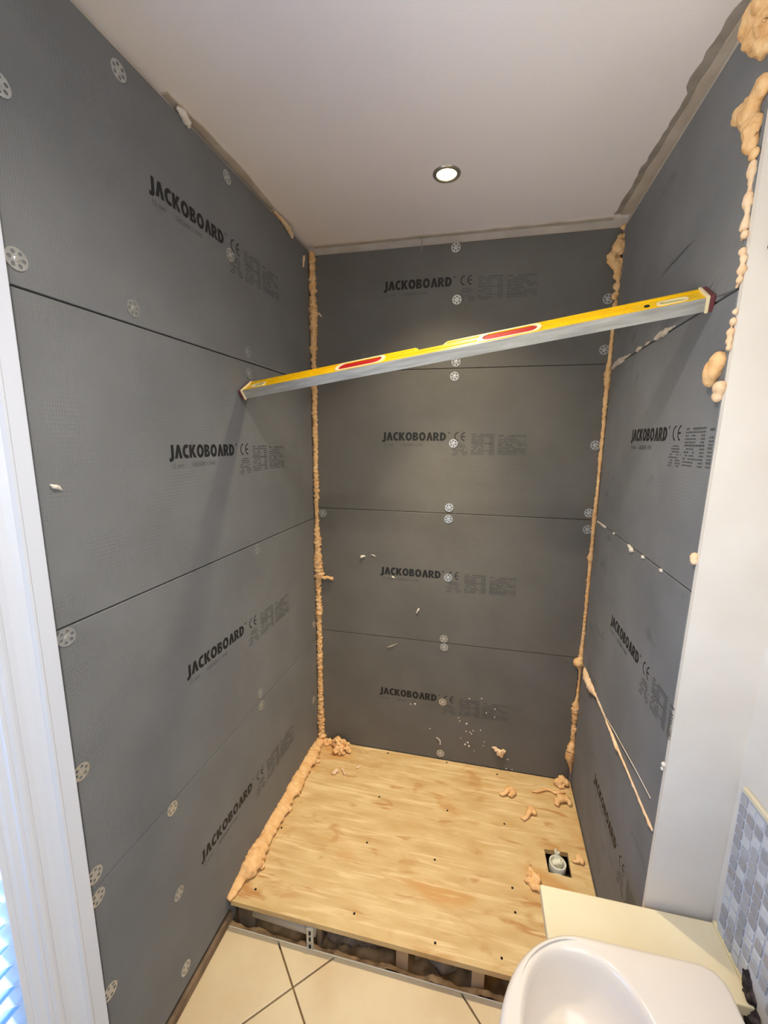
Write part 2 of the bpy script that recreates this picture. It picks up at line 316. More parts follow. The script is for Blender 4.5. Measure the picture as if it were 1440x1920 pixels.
boards(wall_left, [(.0, 1.188, -.045, .5596 - GAP, 0), (.0, 1.19, .5596, 1.1514 - GAP, .0006), (.0, 1.189, 1.1514 + .001, 1.7549 - .0035, 0), (.0, 1.19, 1.7549, 2.284, -.0008)], BOARD_L,
       {0: (.318, .262, 0), 1: (.318, .862, 0), 2: (.318, 1.458, 0), 3: (.322, 2.058, 0)},
       [(.263, 2.245), (.022, 2.052), (.628, 2.250), (.625, 2.044), (.247, 1.788), (.014, 1.797), (.696, 1.786), (.697, 1.719), (.014, 1.131), (.696, 1.129), (.674, .592), (.677, .540), (.008, .842), (.008, .592), (.008, .534), (.228, .540), (.224, .273), (.008, .278), (.224, .015), (1.158, .644), (1.138, .26)])
boards(wall_back, [(.010, 1.188, .002, .6 - GAP, 0), (.012, 1.190, .6, 1.2 - GAP, .0006), (.011, 1.19, 1.2, 1.8 - GAP, 0), (.012, 1.192, 1.8, 2.266, .0008)], BOARD,
       {0: (.314, .302, 0), 1: (.314, .904, 0), 2: (.318, 1.508, 0), 3: (.320, 2.110, 0)},
       [(.606, 2.249), (.617, 2.059), (.622, 1.824), (.618, 1.768), (.623, 1.498), (.615, 1.225), (.614, 1.175), (.621, .911), (.612, .620), (.615, .579), (.617, .303), (.615, .032),
        (1.172, 1.85), (1.172, 1.496), (1.172, 1.227), (1.172, 1.159), (.040, 1.174), (1.168, 2.029)])
ec = lambda z: -yret(z) - .0125
boards(wall_right, [(.010, 0, .004, .5936 - .006, 0), (.011, 0, .5936, 1.2013 - GAP, .0005), (.012, 0, 1.2013, 1.7864 - .004, 0), (.012, 0, 1.7864, 2.262, .0008)], BOARD_R,
       {0: (.330, .300, 1), 1: (.330, .905, 1), 2: (.335, 1.512, 1)}, [], ec)

top_r = [c for c in wall_right.children if c.name.startswith('board')][-1]
SCUFF = mat('scuff_grey', (84, 82, 82), .9, 0, (104, 103, 103), 40)
for pth, wd in (([(.45, 1.948), (.49, 1.955), (.54, 1.957), (.60, 1.960), (.63, 1.958)], .005), ([(.70, 1.800), (.735, 1.822), (.765, 1.835)], .003), ([(.775, 1.795), (.81, 1.790), (.845, 1.786)], .004)):
    obj('scuff_mark', tube([(u, v_, .0008) for u, v_ in pth], [wd * .4] + [wd] * (len(pth) - 2) + [wd * .3], 8, (1, .12), .5, 60, step=.006), SCUFF, top_r)
# ------------------------------------------------------------------ ceiling patching and downlight
R = random.Random(5)
def strip(pts_a, pts_b, z0, z1, m, name, parent):
    bm = bmesh.new(); n = len(pts_a)
    A = [bm.verts.new((*p, z0)) for p in pts_a]; Bv = [bm.verts.new((*p, z0)) for p in pts_b]; A2 = [bm.verts.new((*p, z1)) for p in pts_a]; B2 = [bm.verts.new((*p, z1)) for p in pts_b]
    for i in range(n - 1):
        bm.faces.new((A[i], A[i + 1], Bv[i + 1], Bv[i])); bm.faces.new((A2[i], A2[i + 1], A[i + 1], A[i])); bm.faces.new((Bv[i], Bv[i + 1], B2[i + 1], B2[i]))
    bm.faces.new((A[0], Bv[0], B2[0], A2[0])); bm.faces.new((A[-1], A2[-1], B2[-1], Bv[-1]))
    return obj(name, bm, m, parent)
ys = [-.02 - .022 * k for k in range(36)]
ea = [(1.158 + .009 * noise.noise((y * 9, 2, 0)) + .006 * noise.noise((y * 31, 5, 0)) - (.010 if -.75 < y < -.55 else 0), y) for y in ys]; eb = [(1.2135 + .0349 * y, y) for y in ys]
strip(ea, eb, ZC - .0022, ZC + .001, SKIM, 'skim_patch', ceiling)
ea = [(1.178 + .0349 * y * .3 + .006 * noise.noise((y * 13, 8, 0)), y) for y in ys]
strip(ea, eb, ZC - .0062, ZC - .002, PLASTER, 'plaster_coat', ceiling)
yl = [-.30 - .02 * k for k in range(26)]
strip([(.0289 * y - .013, y) for y in yl], [(.0289 * y + .004 + .012 * max(0, math.sin((y + .30) / -.5 * math.pi)) + .006 * noise.noise((y * 17, 1, 0)), y) for y in yl], ZC - .005, ZC + .001, PLASTER, 'plaster_coat', ceiling)
xs = [.02 + .03 * k for k in range(39)]
strip([(x_, .0135) for x_ in xs], [(x_, -.008 + .004 * noise.noise((x_ * 21, 4, 0))) for x_ in xs], ZC - .006, ZC + .001, PLASTER, 'plaster_coat', ceiling)
def downlight(x_, y_, label, power, spot, color):
    d = empty('downlight', (x_, y_, ZC)); tag(d, label, 'light')
    bm = bmesh.new(); prof = [(.042, 0), (.042, -.002), (.039, -.005), (.031, -.005), (.0285, -.002), (.0285, -.0005)]; N = 40
    rg = [[bm.verts.new((r * math.cos(2 * math.pi * k / N), r * math.sin(2 * math.pi * k / N), z)) for k in range(N)] for r, z in prof]
    for i in range(len(prof) - 1):
        for k in range(N): bm.faces.new((rg[i][k], rg[i][(k + 1) % N], rg[i + 1][(k + 1) % N], rg[i + 1][k]))
    obj('rim', bm, CHROME, d, True)
    obj('lens', tube([(0, 0, -.0006), (0, 0, -.003), (0, 0, -.0045)], [.027, .026, .018], 32), LENS, d, True)
    for nm, pw, (sz, bl_) in (('downlight_beam', power[0], spot[0]), ('downlight_spill', power[1], spot[1])):
        l = bpy.data.lights.new(nm, 'SPOT'); l.energy = pw; l.color = color; l.spot_size = math.radians(sz); l.spot_blend = bl_; l.shadow_soft_size = .024
        lo = bpy.data.objects.new(nm, l); COL.objects.link(lo); lo.parent = d; lo.location = (0, 0, -.02)
    return d
downlight(.594, -.366, 'lit round chrome-rimmed downlight in the shower ceiling', SHOWER_LAMP, ((60, 1), (108, .8)), (1, .84, .58))
downlight(.60, -1.28, 'unseen round downlight added over the room in front of the shower', ROOM_FILL, ((100, 1), (146, .9)), (1, .93, .83))  # added lamp out of view, fills light on walls, tiles and basin

# ------------------------------------------------------------------ shower deck
plx = lambda y: 1.196 + .0349 * y
bm = bmesh.new(); T = .018
hx0, hx1, hy0, hy1 = 1.036, 1.114, -.447, -.357
outer = [(.0289 * -.78 + .012, -.78), (plx(-.78), -.78), (plx(-.003), -.003), (.012, -.003)]
hole = [(hx0, hy0), (hx1, hy0 - .003), (hx1 + .004, hy1), (hx0 - .002, hy1 - .004)]
for z, flip in ((0, 1), (-T, 0)):
    Ov = [bm.verts.new((*q, z)) for q in outer]; Hv = [bm.verts.new((*q, z)) for q in hole]
    for k in range(4): bm.faces.new((Ov[k], Ov[(k + 1) % 4], Hv[(k + 1) % 4], Hv[k]))
    if z == 0: O0, H0 = Ov, Hv
for k in range(4): bm.faces.new((O0[k], O0[(k + 1) % 4], Ov[(k + 1) % 4], Ov[k])); bm.faces.new((H0[k], H0[(k + 1) % 4], Hv[(k + 1) % 4], Hv[k]))
ply = tag(obj('plywood_deck', bm, PLY), 'golden plywood sheet forming the shower floor, with a square drain cut-out', 'plywood')
SC = bmesh.new(); tube([(0, 0, -.001), (0, 0, .0006)], [.0042, .0038], 10, bm=SC); scm = None
for q in ((.035, -.501), (.052, -.73), (.379, -.485), (.40, -.726), (.378, -.275), (.668, -.277), (.895, -.287), (.906, -.531), (.637, -.493), (.663, -.748), (.909, -.607), (.859, -.742), (.878, -.035), (.362, -.020), (.647, -.016)):
    if scm is None: o = obj('screw', SC, DARK, ply); scm = o.data
    else: o = obj('screw', scm, None, ply)
    o.location = (*q, .0002)
# timbers under the deck
for x0, x1, lab, mm in ((.545, .583, 'pale sawn timber joist under the deck, between bracket and rightmost joist', TIMBER), (.775, .812, 'pale sawn timber joist under the deck nearest the basin', TIMBER), (.285, .300, 'thin dark timber joist under the deck behind the steel bracket', DARKT)):
    tag(obj('timber_joist', B((x0, -.761, -.1205), (x1, -.02, -.0185), .001), mm), lab, 'joist', 'joists under the shower deck')
tag(obj('packer_block', B((.002, -.761, -.1205), (.062, -.60, -.0185), .003), SLAB), 'grey mortar block under the left front corner of the deck', 'block')
br = empty('angle_bracket', (.27, -.782, -.10)); tag(br, 'galvanised steel angle bracket fixed below the deck front edge', 'bracket')
bk = bmesh.new(); box(bk, (-.012, -.003, -.02), (.012, 0, .080), .001); box(bk, (-.012, 0, .0785), (.012, .05, .0815), .0008); obj('plate', bk, STEEL, br)
for dz in (.012, .040, .064):
    s_ = obj('slot', tube([(0, -.0034, dz - .005), (0, -.0036, dz + .005)], .0034, 10), DARK, br)
tag(obj('waste_pipe', tube([(.064, -.745, -.042), (.255, -.745, -.052), (.283, -.745, -.054)], .030, 20), PIPEG, None, True), 'grey plastic waste pipe lying under the left of the deck', 'pipe')
# rubble in the void (heightfield)
bm = bmesh.new(); nx, ny = 160, 26; G = []
for j in range(ny):
    row = []
    for i in range(nx):
        x_ = -.03 + 1.2 * i / (nx - 1); y_ = -.782 + (.0035 * j if j < 6 else .0185 + .19 * (j - 6) / (ny - 7))
        h = -.140 + .020 * noise.noise((x_ * 14, y_ * 14, 0)) + .010 * noise.noise((x_ * 45, y_ * 45, 2)) + (.036 if j < 6 else .012)
        row.append(bm.verts.new((x_, y_, min(h, -.094) if y_ < -.763 else min(h, -.1285))))
    G.append(row)
for j in range(ny - 1):
    for i in range(nx - 1): bm.faces.new((G[j][i], G[j][i + 1], G[j + 1][i + 1], G[j + 1][i]))
tag(obj('rubble', bm, RUBBLE, None, True), 'brown dust and rubble in the void under the deck', 'rubble', None, 'stuff')
for k, (cx_, cy_, rx_, rz_, lab) in enumerate(((.40, -.70, .085, .035, 'dark grey insulation wad under the deck beside the steel bracket'), (.70, -.62, .055, .034, 'dark grey insulation wad under the deck between two pale joists'))):
    tag(obj('insulation_wad', blob_mesh('wad', [((cx_ + dx * rx_, cy_ - .018 + .01 * dx, -.084 + rz_ * .1), (rx_ * .6, .035, rz_)) for dx in (-.6, 0, .6)], .006, .35, 50, seed=k), WOOL), lab, 'insulation', 'insulation under the deck')
# crumpled sheet standing in the void
bm = bmesh.new(); G = []
for j in range(14):
    row = []
    for i in range(20):
        u_, v_ = i / 19, j / 13
        row.append(bm.verts.new((.60 + .135 * u_ , -.728 + .016 * math.sin(u_ * 7) + .012 * noise.noise((u_ * 4, v_ * 4, 1)), -.118 + v_ * (.030 + .050 * math.exp(-((u_ - .62) / .17) ** 2)) + .006 * noise.noise((u_ * 9, v_ * 3, 4)))))
    G.append(row)
for j in range(13):
    for i in range(19): bm.faces.new((G[j][i], G[j][i + 1], G[j + 1][i + 1], G[j + 1][i]))
o = tag(obj('torn_membrane', bm, mat('torn_membrane', (160, 138, 110), .8), None, True), 'torn beige membrane poking up between the two pale joists', 'membrane'); o.modifiers.new('t', 'SOLIDIFY').thickness = .003
# sole plate and rubble edge along the foot of the left wall
obj('painted_gap_shade', B((.0, -.066, -.0138), (.44, -.044, -.0128)), DARK, wall_left)  # dark strip stands in for the shade in the gap under the boards
tag(obj('sole_plate', B((.0, -.098, -.013), (.44, -.069, .004), .002), DARKT, None, mw=FL), 'dirty timber batten along the foot of the left wall', 'batten')
# drain
dr = empty('drain_trap', (1.078, -.389, -.05)); tag(dr, 'white plastic drain pipe in the deck cut-out, stuffed with pale rag', 'drain')
N = 28; prof = [(.020, -.09), (.020, -.035), (.024, -.028), (.028, -.010), (.0295, -.008), (.0295, .034), (.028, .036), (.0255, .036), (.0245, .034), (.0245, -.02)]
bm = bmesh.new(); rg = [[bm.verts.new((r * math.cos(2 * math.pi * k / N), r * math.sin(2 * math.pi * k / N), z)) for k in range(N)] for r, z in prof]
for i in range(len(prof) - 1):
    for k in range(N): bm.faces.new((rg[i][k], rg[i][(k + 1) % N], rg[i + 1][(k + 1) % N], rg[i + 1][k]))
bm.faces.new(rg[-1]); obj('socket', bm, PIPEW, dr, True)
obj('outlet_pipe', tube([(0, -.012, .002), (0, -.05, -.008), (0, -.12, -.02)], .021, 18), PIPEW, dr, True)
obj('rag', blob_mesh('rag', [((-.006, -.002, .030), (.016, .014, .014)), ((.008, .004, .034), (.014, .012, .012)), ((-.002, .010, .045), (.010, .008, .014)), ((-.006, .016, .062), (.005, .005, .014)), ((.004, .014, .056), (.004, .004, .012))], .0022, .5, 90), RAG, dr)

# ------------------------------------------------------------------ spirit level wedged across the alcove
A = Vector((-.0150, -.572, 1.655)); Bq = Vector((1.1715, -.7725, 1.7963)); ax = (Bq - A); LEN = ax.length; ax.normalize()
w_ = Vector((.0797, .8446, .5294)); w_ -= ax * w_.dot(ax); w_.normalize(); t_ = ax.cross(w_)
if t_.z > 0: t_ = -t_
lv = bpy.data.objects.new('spirit_level', None); COL.objects.link(lv); lv.empty_display_size = .05
tag(lv, 'yellow spirit level with red hand holes wedged across the shower between both walls', 'spirit level')
# local: x along, y across the yellow face (front edge 0 -> back .06), z outwards from yellow face (= -t)
zz = -t_; Mlv = Matrix(((ax.x, w_.x, zz.x, A.x), (ax.y, w_.y, zz.y, A.y), (ax.z, w_.z, zz.z, A.z), (0, 0, 0, 1)))
lv.matrix_world = Mlv
Wd, Th, cap = .060, .027, .012
slots = [(.345, .478), (.749, .877)]; notch = (.580, .646)
def rrect(x0, x1, y0, y1, r=.012, n=5):
    r = min(r, (y1 - y0) / 2 * .98)
    return arc(x1 - r, y1 - r, r, r, 0, 90, n) + arc(x0 + r, y1 - r, r, r, 90, 180, n) + arc(x0 + r, y0 + r, r, r, 180, 270, n) + arc(x1 - r, y0 + r, r, r, 270, 360, n)
outl = [(cap, .0015), (LEN - cap, .0015), (LEN - cap, Wd), (notch[1] + .006, Wd), (notch[1], Wd - .016), (notch[0], Wd - .016), (notch[0] - .006, Wd), (cap, Wd)]
holes = [rrect(a, b, .009, .051, .019) for a, b in slots] + [rrect(LEN - .093, LEN - .047, .008, .026, .008), rrect(.044, .086, .014, .030, .007)]
bodym = fill([outl] + holes, 'level_body', Th / 2 - .001); body = obj('body', bodym, YELLOW, lv); body.location.z = -Th / 2
bodyc = bmesh.new()
for y0 in (.0035, .0215, .0285, .0355, .0495, .0565):           # raised ribs along the face
    segs = [(cap, LEN - cap)] if y0 < .01 or y0 > .047 else [(.09, slots[0][0] - .012), (slots[0][1] + .012, slots[1][0] - .012), (slots[1][1] + .012, LEN - .14)]
    if y0 > .047: segs = [(cap, notch[0] - .01), (notch[1] + .01, LEN - cap)]
    for a, b in segs: box(bodyc, (a, y0, -.0015), (b, y0 + .0022, .0012))
obj('rib', bodyc, YELLOW, lv)
obj('milled_edge', B((cap, -.0012, -Th), (LEN - cap, .0014, .0002), .0004), MILLED, lv)
for a, b in slots:
    obj('grip_frame', fill([rrect(a - .009, b + .009, .004, .056, .022), rrect(a, b, .009, .051, .019)], 'grip_frame', .0022), CREAMGRIP, lv).location.z = -.0002
    obj('red_grip', prism(rrect(a + .0005, b - .0005, .0095, .0505, .0185), -Th + .002, -.0008), RED, lv)
obj('vial', prism(rrect(LEN - .0925, LEN - .0475, .0085, .0255, .007), -Th + .004, -.001), GREENVIAL, lv)
obj('vial_frame', fill([rrect(LEN - .098, LEN - .042, .004, .030, .011), rrect(LEN - .093, LEN - .047, .008, .026, .008)], 'vial_frame', .002), CREAMGRIP, lv)
obj('vial', prism(rrect(.0445, .0855, .0145, .0295, .006), -Th + .004, -.001), GREENVIAL, lv)
obj('vial_frame', fill([rrect(.039, .091, .010, .034, .009), rrect(.044, .086, .014, .030, .007)], 'vial_frame', .0016), CREAMGRIP, lv)
obj('hang_hole', tube([(LEN - .115, .022, -.001), (LEN - .115, .022, .0013)], .0052, 14), DARK, lv)
for x0, x1, lip in ((.0, cap, (cap - .002, cap + .004)), (LEN - cap, LEN, (LEN - cap - .004, LEN - cap + .002))):
    c_ = obj('end_cap', B((x0, -.003, -Th - .002), (x1, Wd + .002, .003), .0025), CAP, lv)
    obj('cap_lip', B((lip[0], -.0036, -Th - .0026), (lip[1], Wd + .0026, .0036), .001), CREAMGRIP, c_)

# ------------------------------------------------------------------ expanding foam
def foam(name, me, label, m=FOAM, mw=None, group=None, cat='foam'):
    o = obj(name, me, m, None, True, mw); return tag(o, label, cat, group)
# left back corner bead (path in back-wall u,v -> world)
LC = [(2.276, .012), (2.183, .014), (2.13, .016), (2.109, .011), (2.09, .015), (2.046, .018), (1.927, .0145), (1.817, .011), (1.727, .0115), (1.566, .0115), (1.4, .010), (1.278, .0125), (1.178, .009), (1.12, .010), (1.078, .013), (1.04, .017), (1.0, .014), (.962, .019), (.883, .021), (.85, .014), (.816, .012), (.74, .013), (.695, .018), (.65, .012), (.542, .0125), (.46, .0135), (.371, .0125), (.225, .0135), (.107, .017), (.06, .016), (.022, .022)]
bm = tube([(.006 + r * .55, -.002 - r * .55, z) for z, r in LC], [r for z, r in LC], 14, (1, 1), .58, 100, step=.003)
tube([(.024, -.014, .872), (.045, -.016, .868), (.068, -.014, .871), (.083, -.012, .866), (.088, -.011, .860)], [.010, .008, .0075, .0085, .004], 10, jit=.5, freq=90, bm=bm, step=.003)
foam('foam_bead', bm, 'tall ragged bead of peach foam filling the left back corner')
RC = [(2.01, .0095), (1.917, .007), (1.841, .007), (1.81, .0075), (1.79, .010), (1.755, .0125), (1.70, .0085), (1.647, .009), (1.567, .0065), (1.465, .007), (1.36, .0055), (1.254, .007), (1.199, .0085), (1.144, .007), (1.07, .007), (1.044, .011), (1.02, .007), (.942, .007), (.802, .0065), (.682, .007), (.61, .009), (.584, .021), (.56, .010), (.53, .005), (.434, .006), (.40, .009), (.377, .015), (.33, .0135), (.29, .009), (.265, .011), (.21, .009), (.172, .018), (.131, .020), (.10, .012), (.07, .006), (.045, .003)]
bm = tube([(1.197 - r * .6, -.004 - r * .45, z) for z, r in RC], [r for z, r in RC], 12, (1, 1), .42, 110, step=.003, seed=9)
foam('foam_bead', bm, 'thin bead of peach foam running down the right back corner')
foam('foam_lump', blob_mesh('lump', [((1.195 + du, dy, v_), (r * .9, r * .6, r)) for du, dy, v_, r in ((0, -.008, 2.262, .012), (-.002, -.012, 2.225, .020), (-.010, -.020, 2.195, .028), (-.030, -.020, 2.160, .024), (-.012, -.018, 2.140, .026), (-.002, -.014, 2.105, .021), (-.002, -.012, 2.068, .017), (-.004, -.010, 2.036, .014), (.0, -.008, 2.01, .010))], .0035, .45, 55, seed=2), 'big bulging lump of peach foam high in the right back corner')
# bead along the left edge of the plywood
FLB = [(-.012, .016), (-.05, .017), (-.10, .018), (-.16, .022), (-.20, .018), (-.26, .019), (-.335, .023), (-.38, .017), (-.42, .019), (-.506, .018), (-.573, .018), (-.62, .022), (-.66, .025), (-.69, .022), (-.72, .015), (-.77, .010), (-.785, .007)]
FLB = [(y, r * (1.1 if y > -.1 else 1.32 if y > -.71 else 1.1)) for y, r in FLB]
bm = tube([(.0289 * y + r * .85, y, .0005 + r * .84) for y, r in FLB], [r for y, r in FLB], 16, (1.05, .58), .36, 70, step=.004, seed=4)
for br_ in ([(.02, -.165, .012), (.042, -.158, .011), (.060, -.148, .006)], [(.03, -.425, .012), (.042, -.43, .010)], [(.03, -.655, .014), (.047, -.665, .008)]):
    tube(br_, [.013, .011, .006][:len(br_)] if len(br_) == 3 else [.013, .007], 10, jit=.4, freq=60, bm=bm, step=.004)
foam('foam_bead', bm, 'wide flattened bead of golden foam along the left edge of the plywood')
foam('foam_lump', blob_mesh('lump', [((.035, -.018, .010), (.024, .014, .016)), ((.062, -.022, .012), (.016, .014, .018)), ((.080, -.030, .008), (.014, .012, .010)), ((.050, -.040, .006), (.014, .008, .008))], .003, .4, 60, seed=5), 'small foam lump on the plywood touching the left back corner bead')
foam('foam_lump', blob_mesh('lump', [((.108, -.036, .026), (.024, .024, .024)), ((.132, -.044, .024), (.024, .026, .022)), ((.152, -.050, .020), (.022, .024, .018)), ((.116, -.070, .017), (.018, .018, .015)), ((.142, -.078, .015), (.018, .016, .013)), ((.172, -.058, .014), (.015, .016, .012))], .003, .75, 75, seed=6), 'knobbly golden foam chunk on the plywood at the back wall')
def crumb(label, path, rad, m=FOAM, seed=0):
    foam('foam_scrap', tube([(x_, y_, z * 1.25) for x_, y_, z in path], [r * 1.25 for r in rad], 10, (1, .8), .45, 70, step=.003, seed=seed), label, m, None, 'foam scraps on the plywood')
crumb('curled foam scrap on the plywood near the back wall, left of the other right-hand scraps', [(.882, -.146, .006), (.893, -.153, .007), (.905, -.148, .010), (.915, -.128, .012), (.928, -.122, .013), (.938, -.134, .012), (.930, -.148, .009), (.918, -.150, .007)], [.003, .006, .008, .010, .011, .011, .009, .004], seed=1)
crumb('hooked foam scrap in two knobs on the plywood right of centre', [(.962, -.246, .004), (.972, -.252, .006), (.984, -.242, .006), (.996, -.224, .009), (1.004, -.206, .012), (1.014, -.210, .012), (1.016, -.226, .009)], [.004, .007, .006, .009, .011, .011, .006], seed=2)
crumb('crescent foam scrap on the plywood against the right boards', [(1.112, -.158, .008), (1.120, -.140, .012), (1.136, -.122, .014), (1.154, -.120, .013), (1.166, -.132, .010), (1.170, -.146, .007)], [.007, .012, .013, .013, .011, .006], seed=3)
crumb('long thin wavy foam string on the plywood near the right back corner', [(1.020, -.104, .004), (1.045, -.100, .005), (1.068, -.086, .006), (1.086, -.078, .006), (1.104, -.082, .005), (1.120, -.089, .005), (1.140, -.086, .006), (1.160, -.078, .006)], [.002, .0045, .0055, .0055, .005, .006, .0065, .004], seed=4)
foam('foam_lump', blob_mesh('lump', [((1.140, -.036, .016), (.020, .016, .018)), ((1.156, -.026, .022), (.018, .015, .020)), ((1.174, -.034, .018), (.012, .014, .016)), ((1.150, -.050, .008), (.016, .012, .010))], .003, .4, 60, seed=8), 'rounded foam lump on the plywood in the right back corner')
crumb('small bent foam scrap on the plywood right of the drain cut-out', [(1.124, -.386, .003), (1.134, -.392, .005), (1.146, -.388, .008), (1.152, -.374, .010), (1.160, -.384, .009), (1.158, -.398, .006)], [.002, .005, .008, .009, .009, .006], seed=5)
foam('foam_lump', blob_mesh('lump', [((.962, -.500, .006), (.014, .016, .008)), ((.975, -.478, .008), (.016, .018, .010)), ((.992, -.486, .008), (.016, .016, .010)), ((.984, -.515, .008), (.018, .018, .010)), ((1.004, -.520, .007), (.014, .016, .009)), ((.972, -.452, .006), (.006, .016, .007))], .0028, .8, 80, seed=11), 'flat crumpled foam patch on the plywood behind the cream ledge corner')
crumb('pale foam flake on the plywood near the left back corner', [(.140, -.206, .003), (.150, -.196, .006), (.158, -.186, .006), (.164, -.180, .003)], [.004, .010, .009, .003], FOAM2, 6)
crumb('thin pale foam shred with forked end near the left back corner', [(.168, -.158, .003), (.178, -.170, .004), (.186, -.182, .004), (.198, -.198, .004)], [.003, .005, .0035, .005], FOAM2, 7)
crumb('tiny pale foam sliver on the plywood left of centre', [(.238, -.150, .003), (.248, -.142, .003), (.256, -.126, .003)], [.002, .0035, .002], FOAM2, 8)
# lumps bulging from the front edge of the right boards (u, v, r in wall frame)
def rlump(name, pts, label, nf=.6, m=FOAM2, seed=0, jit=.35, vox=.003):
    foam(name, blob_mesh(name, [((u, v_, r * .35), (r, r, r * nf)) for u, v_, r in pts], vox, jit, 50, seed=seed), label, m, FR, 'foam along the front edge of the right boards')
rlump('foam_lump', [(.806, 2.233, .028), (.812, 2.204, .024), (.837, 2.172, .019), (.842, 2.205, .024), (.84, 2.24, .028)], 'topmost foam lump on the right edge touching the ceiling', .8, FOAM, 1)
rlump('foam_lump', [(.849, 2.101, .0185), (.832, 2.095, .0186), (.808, 2.1, .0185), (.781, 2.107, .0165), (.757, 2.112, .011), (.821, 2.078, .023), (.837, 2.048, .0217), (.838, 2.026, .0185), (.85, 2.0, .0115)], 'large foam lump shaped like a pointing hand on the right edge', .7, FOAM, 2)
rlump('foam_strip', [(.848, 1.985 - k * .012, .0085 + .002 * math.sin(k * 1.7)) for k in range(9)], 'thin foam strip on the right edge just below the hand-shaped lump', .8, FOAM2, 3)
rlump('foam_scrap', [(.853, 1.873, .0085), (.842, 1.870, .005)], 'small foam nub on the right edge above the spirit level', .9, FOAM2, 4)
rlump('foam_strip', [(.853, 1.846, .008), (.860, 1.831, .0085), (.859, 1.814, .0085), (.857, 1.797, .007), (.848, 1.789, .0045)], 'hooked foam strip on the right edge level with the spirit level cap', .9, FOAM2, 5)
rlump('foam_strip', [(.857, 1.744, .006), (.854, 1.727, .0068), (.852, 1.710, .0081), (.852, 1.695, .007), (.852, 1.682, .0054)], 'narrow foam strip on the right edge just below the spirit level', .9, FOAM2, 6)
rlump('foam_lump', [(.828, 1.662, .019), (.815, 1.648, .0215), (.806, 1.633, .0165)], 'smooth oval foam lump on the right edge below the spirit level', .8, FOAM, 7, .15)
rlump('foam_lump', [(.846, 1.612, .0134), (.839, 1.596, .0108)], 'smaller oval foam lump tucked under the smooth oval one', .9, FOAM2, 8, .15)
rlump('foam_scrap', [(.836, 1.277, .0083), (.836, 1.267, .0083)], 'single round foam nub midway down the right edge', .9, FOAM2, 9)
rlump('foam_scrap', [(.825, .782, .006), (.821, .768, .005)], 'tiny white foam nub low on the right edge', .8, CHALK, 10, .3, .002)
# foam in the right wall seams
def seam(segs, label, m, seed):
    t = bpy.data.objects.new('seam_foam', None); COL.objects.link(t); t.empty_display_size = .03; t.matrix_world = FR; tag(t, label, 'foam')
    for sg in segs: obj('foam_dab', tube([(u, v_, .0015) for u, v_, r in sg], [r for u, v_, r in sg], 8, (1, .8), .5, 80, step=.004, seed=seed), m, t, True)
seam([[(.03, 1.777, .007), (.09, 1.786, .010), (.136, 1.787, .0125), (.16, 1.784, .008), (.175, 1.780, .003)], [(.15, 1.792, .003), (.184, 1.788, .006), (.24, 1.788, .003)], [(.29, 1.786, .002), (.324, 1.787, .0075), (.345, 1.787, .003)], [(.375, 1.788, .002), (.392, 1.788, .005), (.41, 1.789, .002)], [(.445, 1.787, .003), (.47, 1.789, .0085), (.524, 1.789, .0085), (.55, 1.789, .004), (.58, 1.789, .002)]], 'broken line of dirty foam in the upper seam of the right wall', PLASTER, 1)
seam([[(.03, 1.2, .003), (.07, 1.2, .003), (.145, 1.2, .0045), (.16, 1.2, .002)], [(.255, 1.202, .002), (.265, 1.202, .0035), (.272, 1.202, .001)], [(.415, 1.200, .002), (.43, 1.198, .0055), (.457, 1.193, .007), (.468, 1.191, .002)], [(.54, 1.198, .002), (.551, 1.197, .005), (.56, 1.197, .002)], [(.668, 1.199, .002), (.678, 1.198, .0045), (.686, 1.198, .002)]], 'small white foam dabs in the middle seam of the right wall', CHALK, 2)
seam([[(.055, .583, .006), (.085, .577, .014), (.125, .573, .0165), (.188, .574, .016), (.225, .581, .008), (.26, .586, .004), (.345, .588, .004), (.46, .588, .005), (.514, .585, .0075), (.55, .588, .004), (.637, .590, .0035), (.723, .591, .0035), (.79, .593, .005), (.815, .594, .0035)]], 'long tapering foam line in the lowest seam of the right wall', FOAM2, 3)
tag(obj('loose_thread', tube([(.27, .592, .003), (.379, .596, .004), (.50, .622, .006), (.621, .640, .006), (.70, .650, .005), (.787, .656, .003)], .0011, 6, step=.01), CHALK, None, True, FR), 'thin white thread lying above the lowest right seam', 'thread')
# scraps stuck to the back wall
def bscrap(name, pts, label, m=CHALK, seed=0):
    foam(name, tube([(u, v_, r * .6) for u, v_, r in pts], [r for u, v_, r in pts], 8, (1, 1), .5, 90, step=.002, seed=seed), label, m, FB, 'scraps stuck to the back wall', 'scrap')
bscrap('foam_scrap', [(.218, .972, .002), (.226, .980, .006), (.236, .984, .005), (.242, .981, .002)], 'white scrap stuck to the back wall left of the third logo', CHALK, 1)
bscrap('foam_scrap', [(.268, .992, .001), (.280, .990, .002), (.292, .984, .001)], 'faint white shaving above the third logo on the back wall', CHALK, 2)
bscrap('foam_scrap', [(.484, .728, .002), (.488, .738, .0045), (.494, .750, .004), (.496, .756, .002)], 'white scrap on the back wall below the third logo', CHALK, 3)
bscrap('foam_scrap', [(.348, .546, .001), (.365, .552, .003), (.380, .560, .003), (.398, .572, .001)], 'smeared grey flake on the back wall below the lowest seam', SKIM, 4)
bscrap('foam_scrap', [(.592, .113, .002), (.602, .108, .002), (.612, .096, .002), (.612, .078, .0025)], 'curved white shaving low on the back wall above the bottom washer', CHALK, 5)
bscrap('foam_scrap', [(.366, .892, .001), (.371, .894, .0035), (.382, .890, .001)], 'tiny white fleck under the third logo on the back wall', CHALK, 6)
bscrap('foam_scrap', [(.036, 2.040, .003), (.044, 2.032, .004), (.048, 2.024, .002)], 'white fleck beside the top of the left corner bead', CHALK, 7)
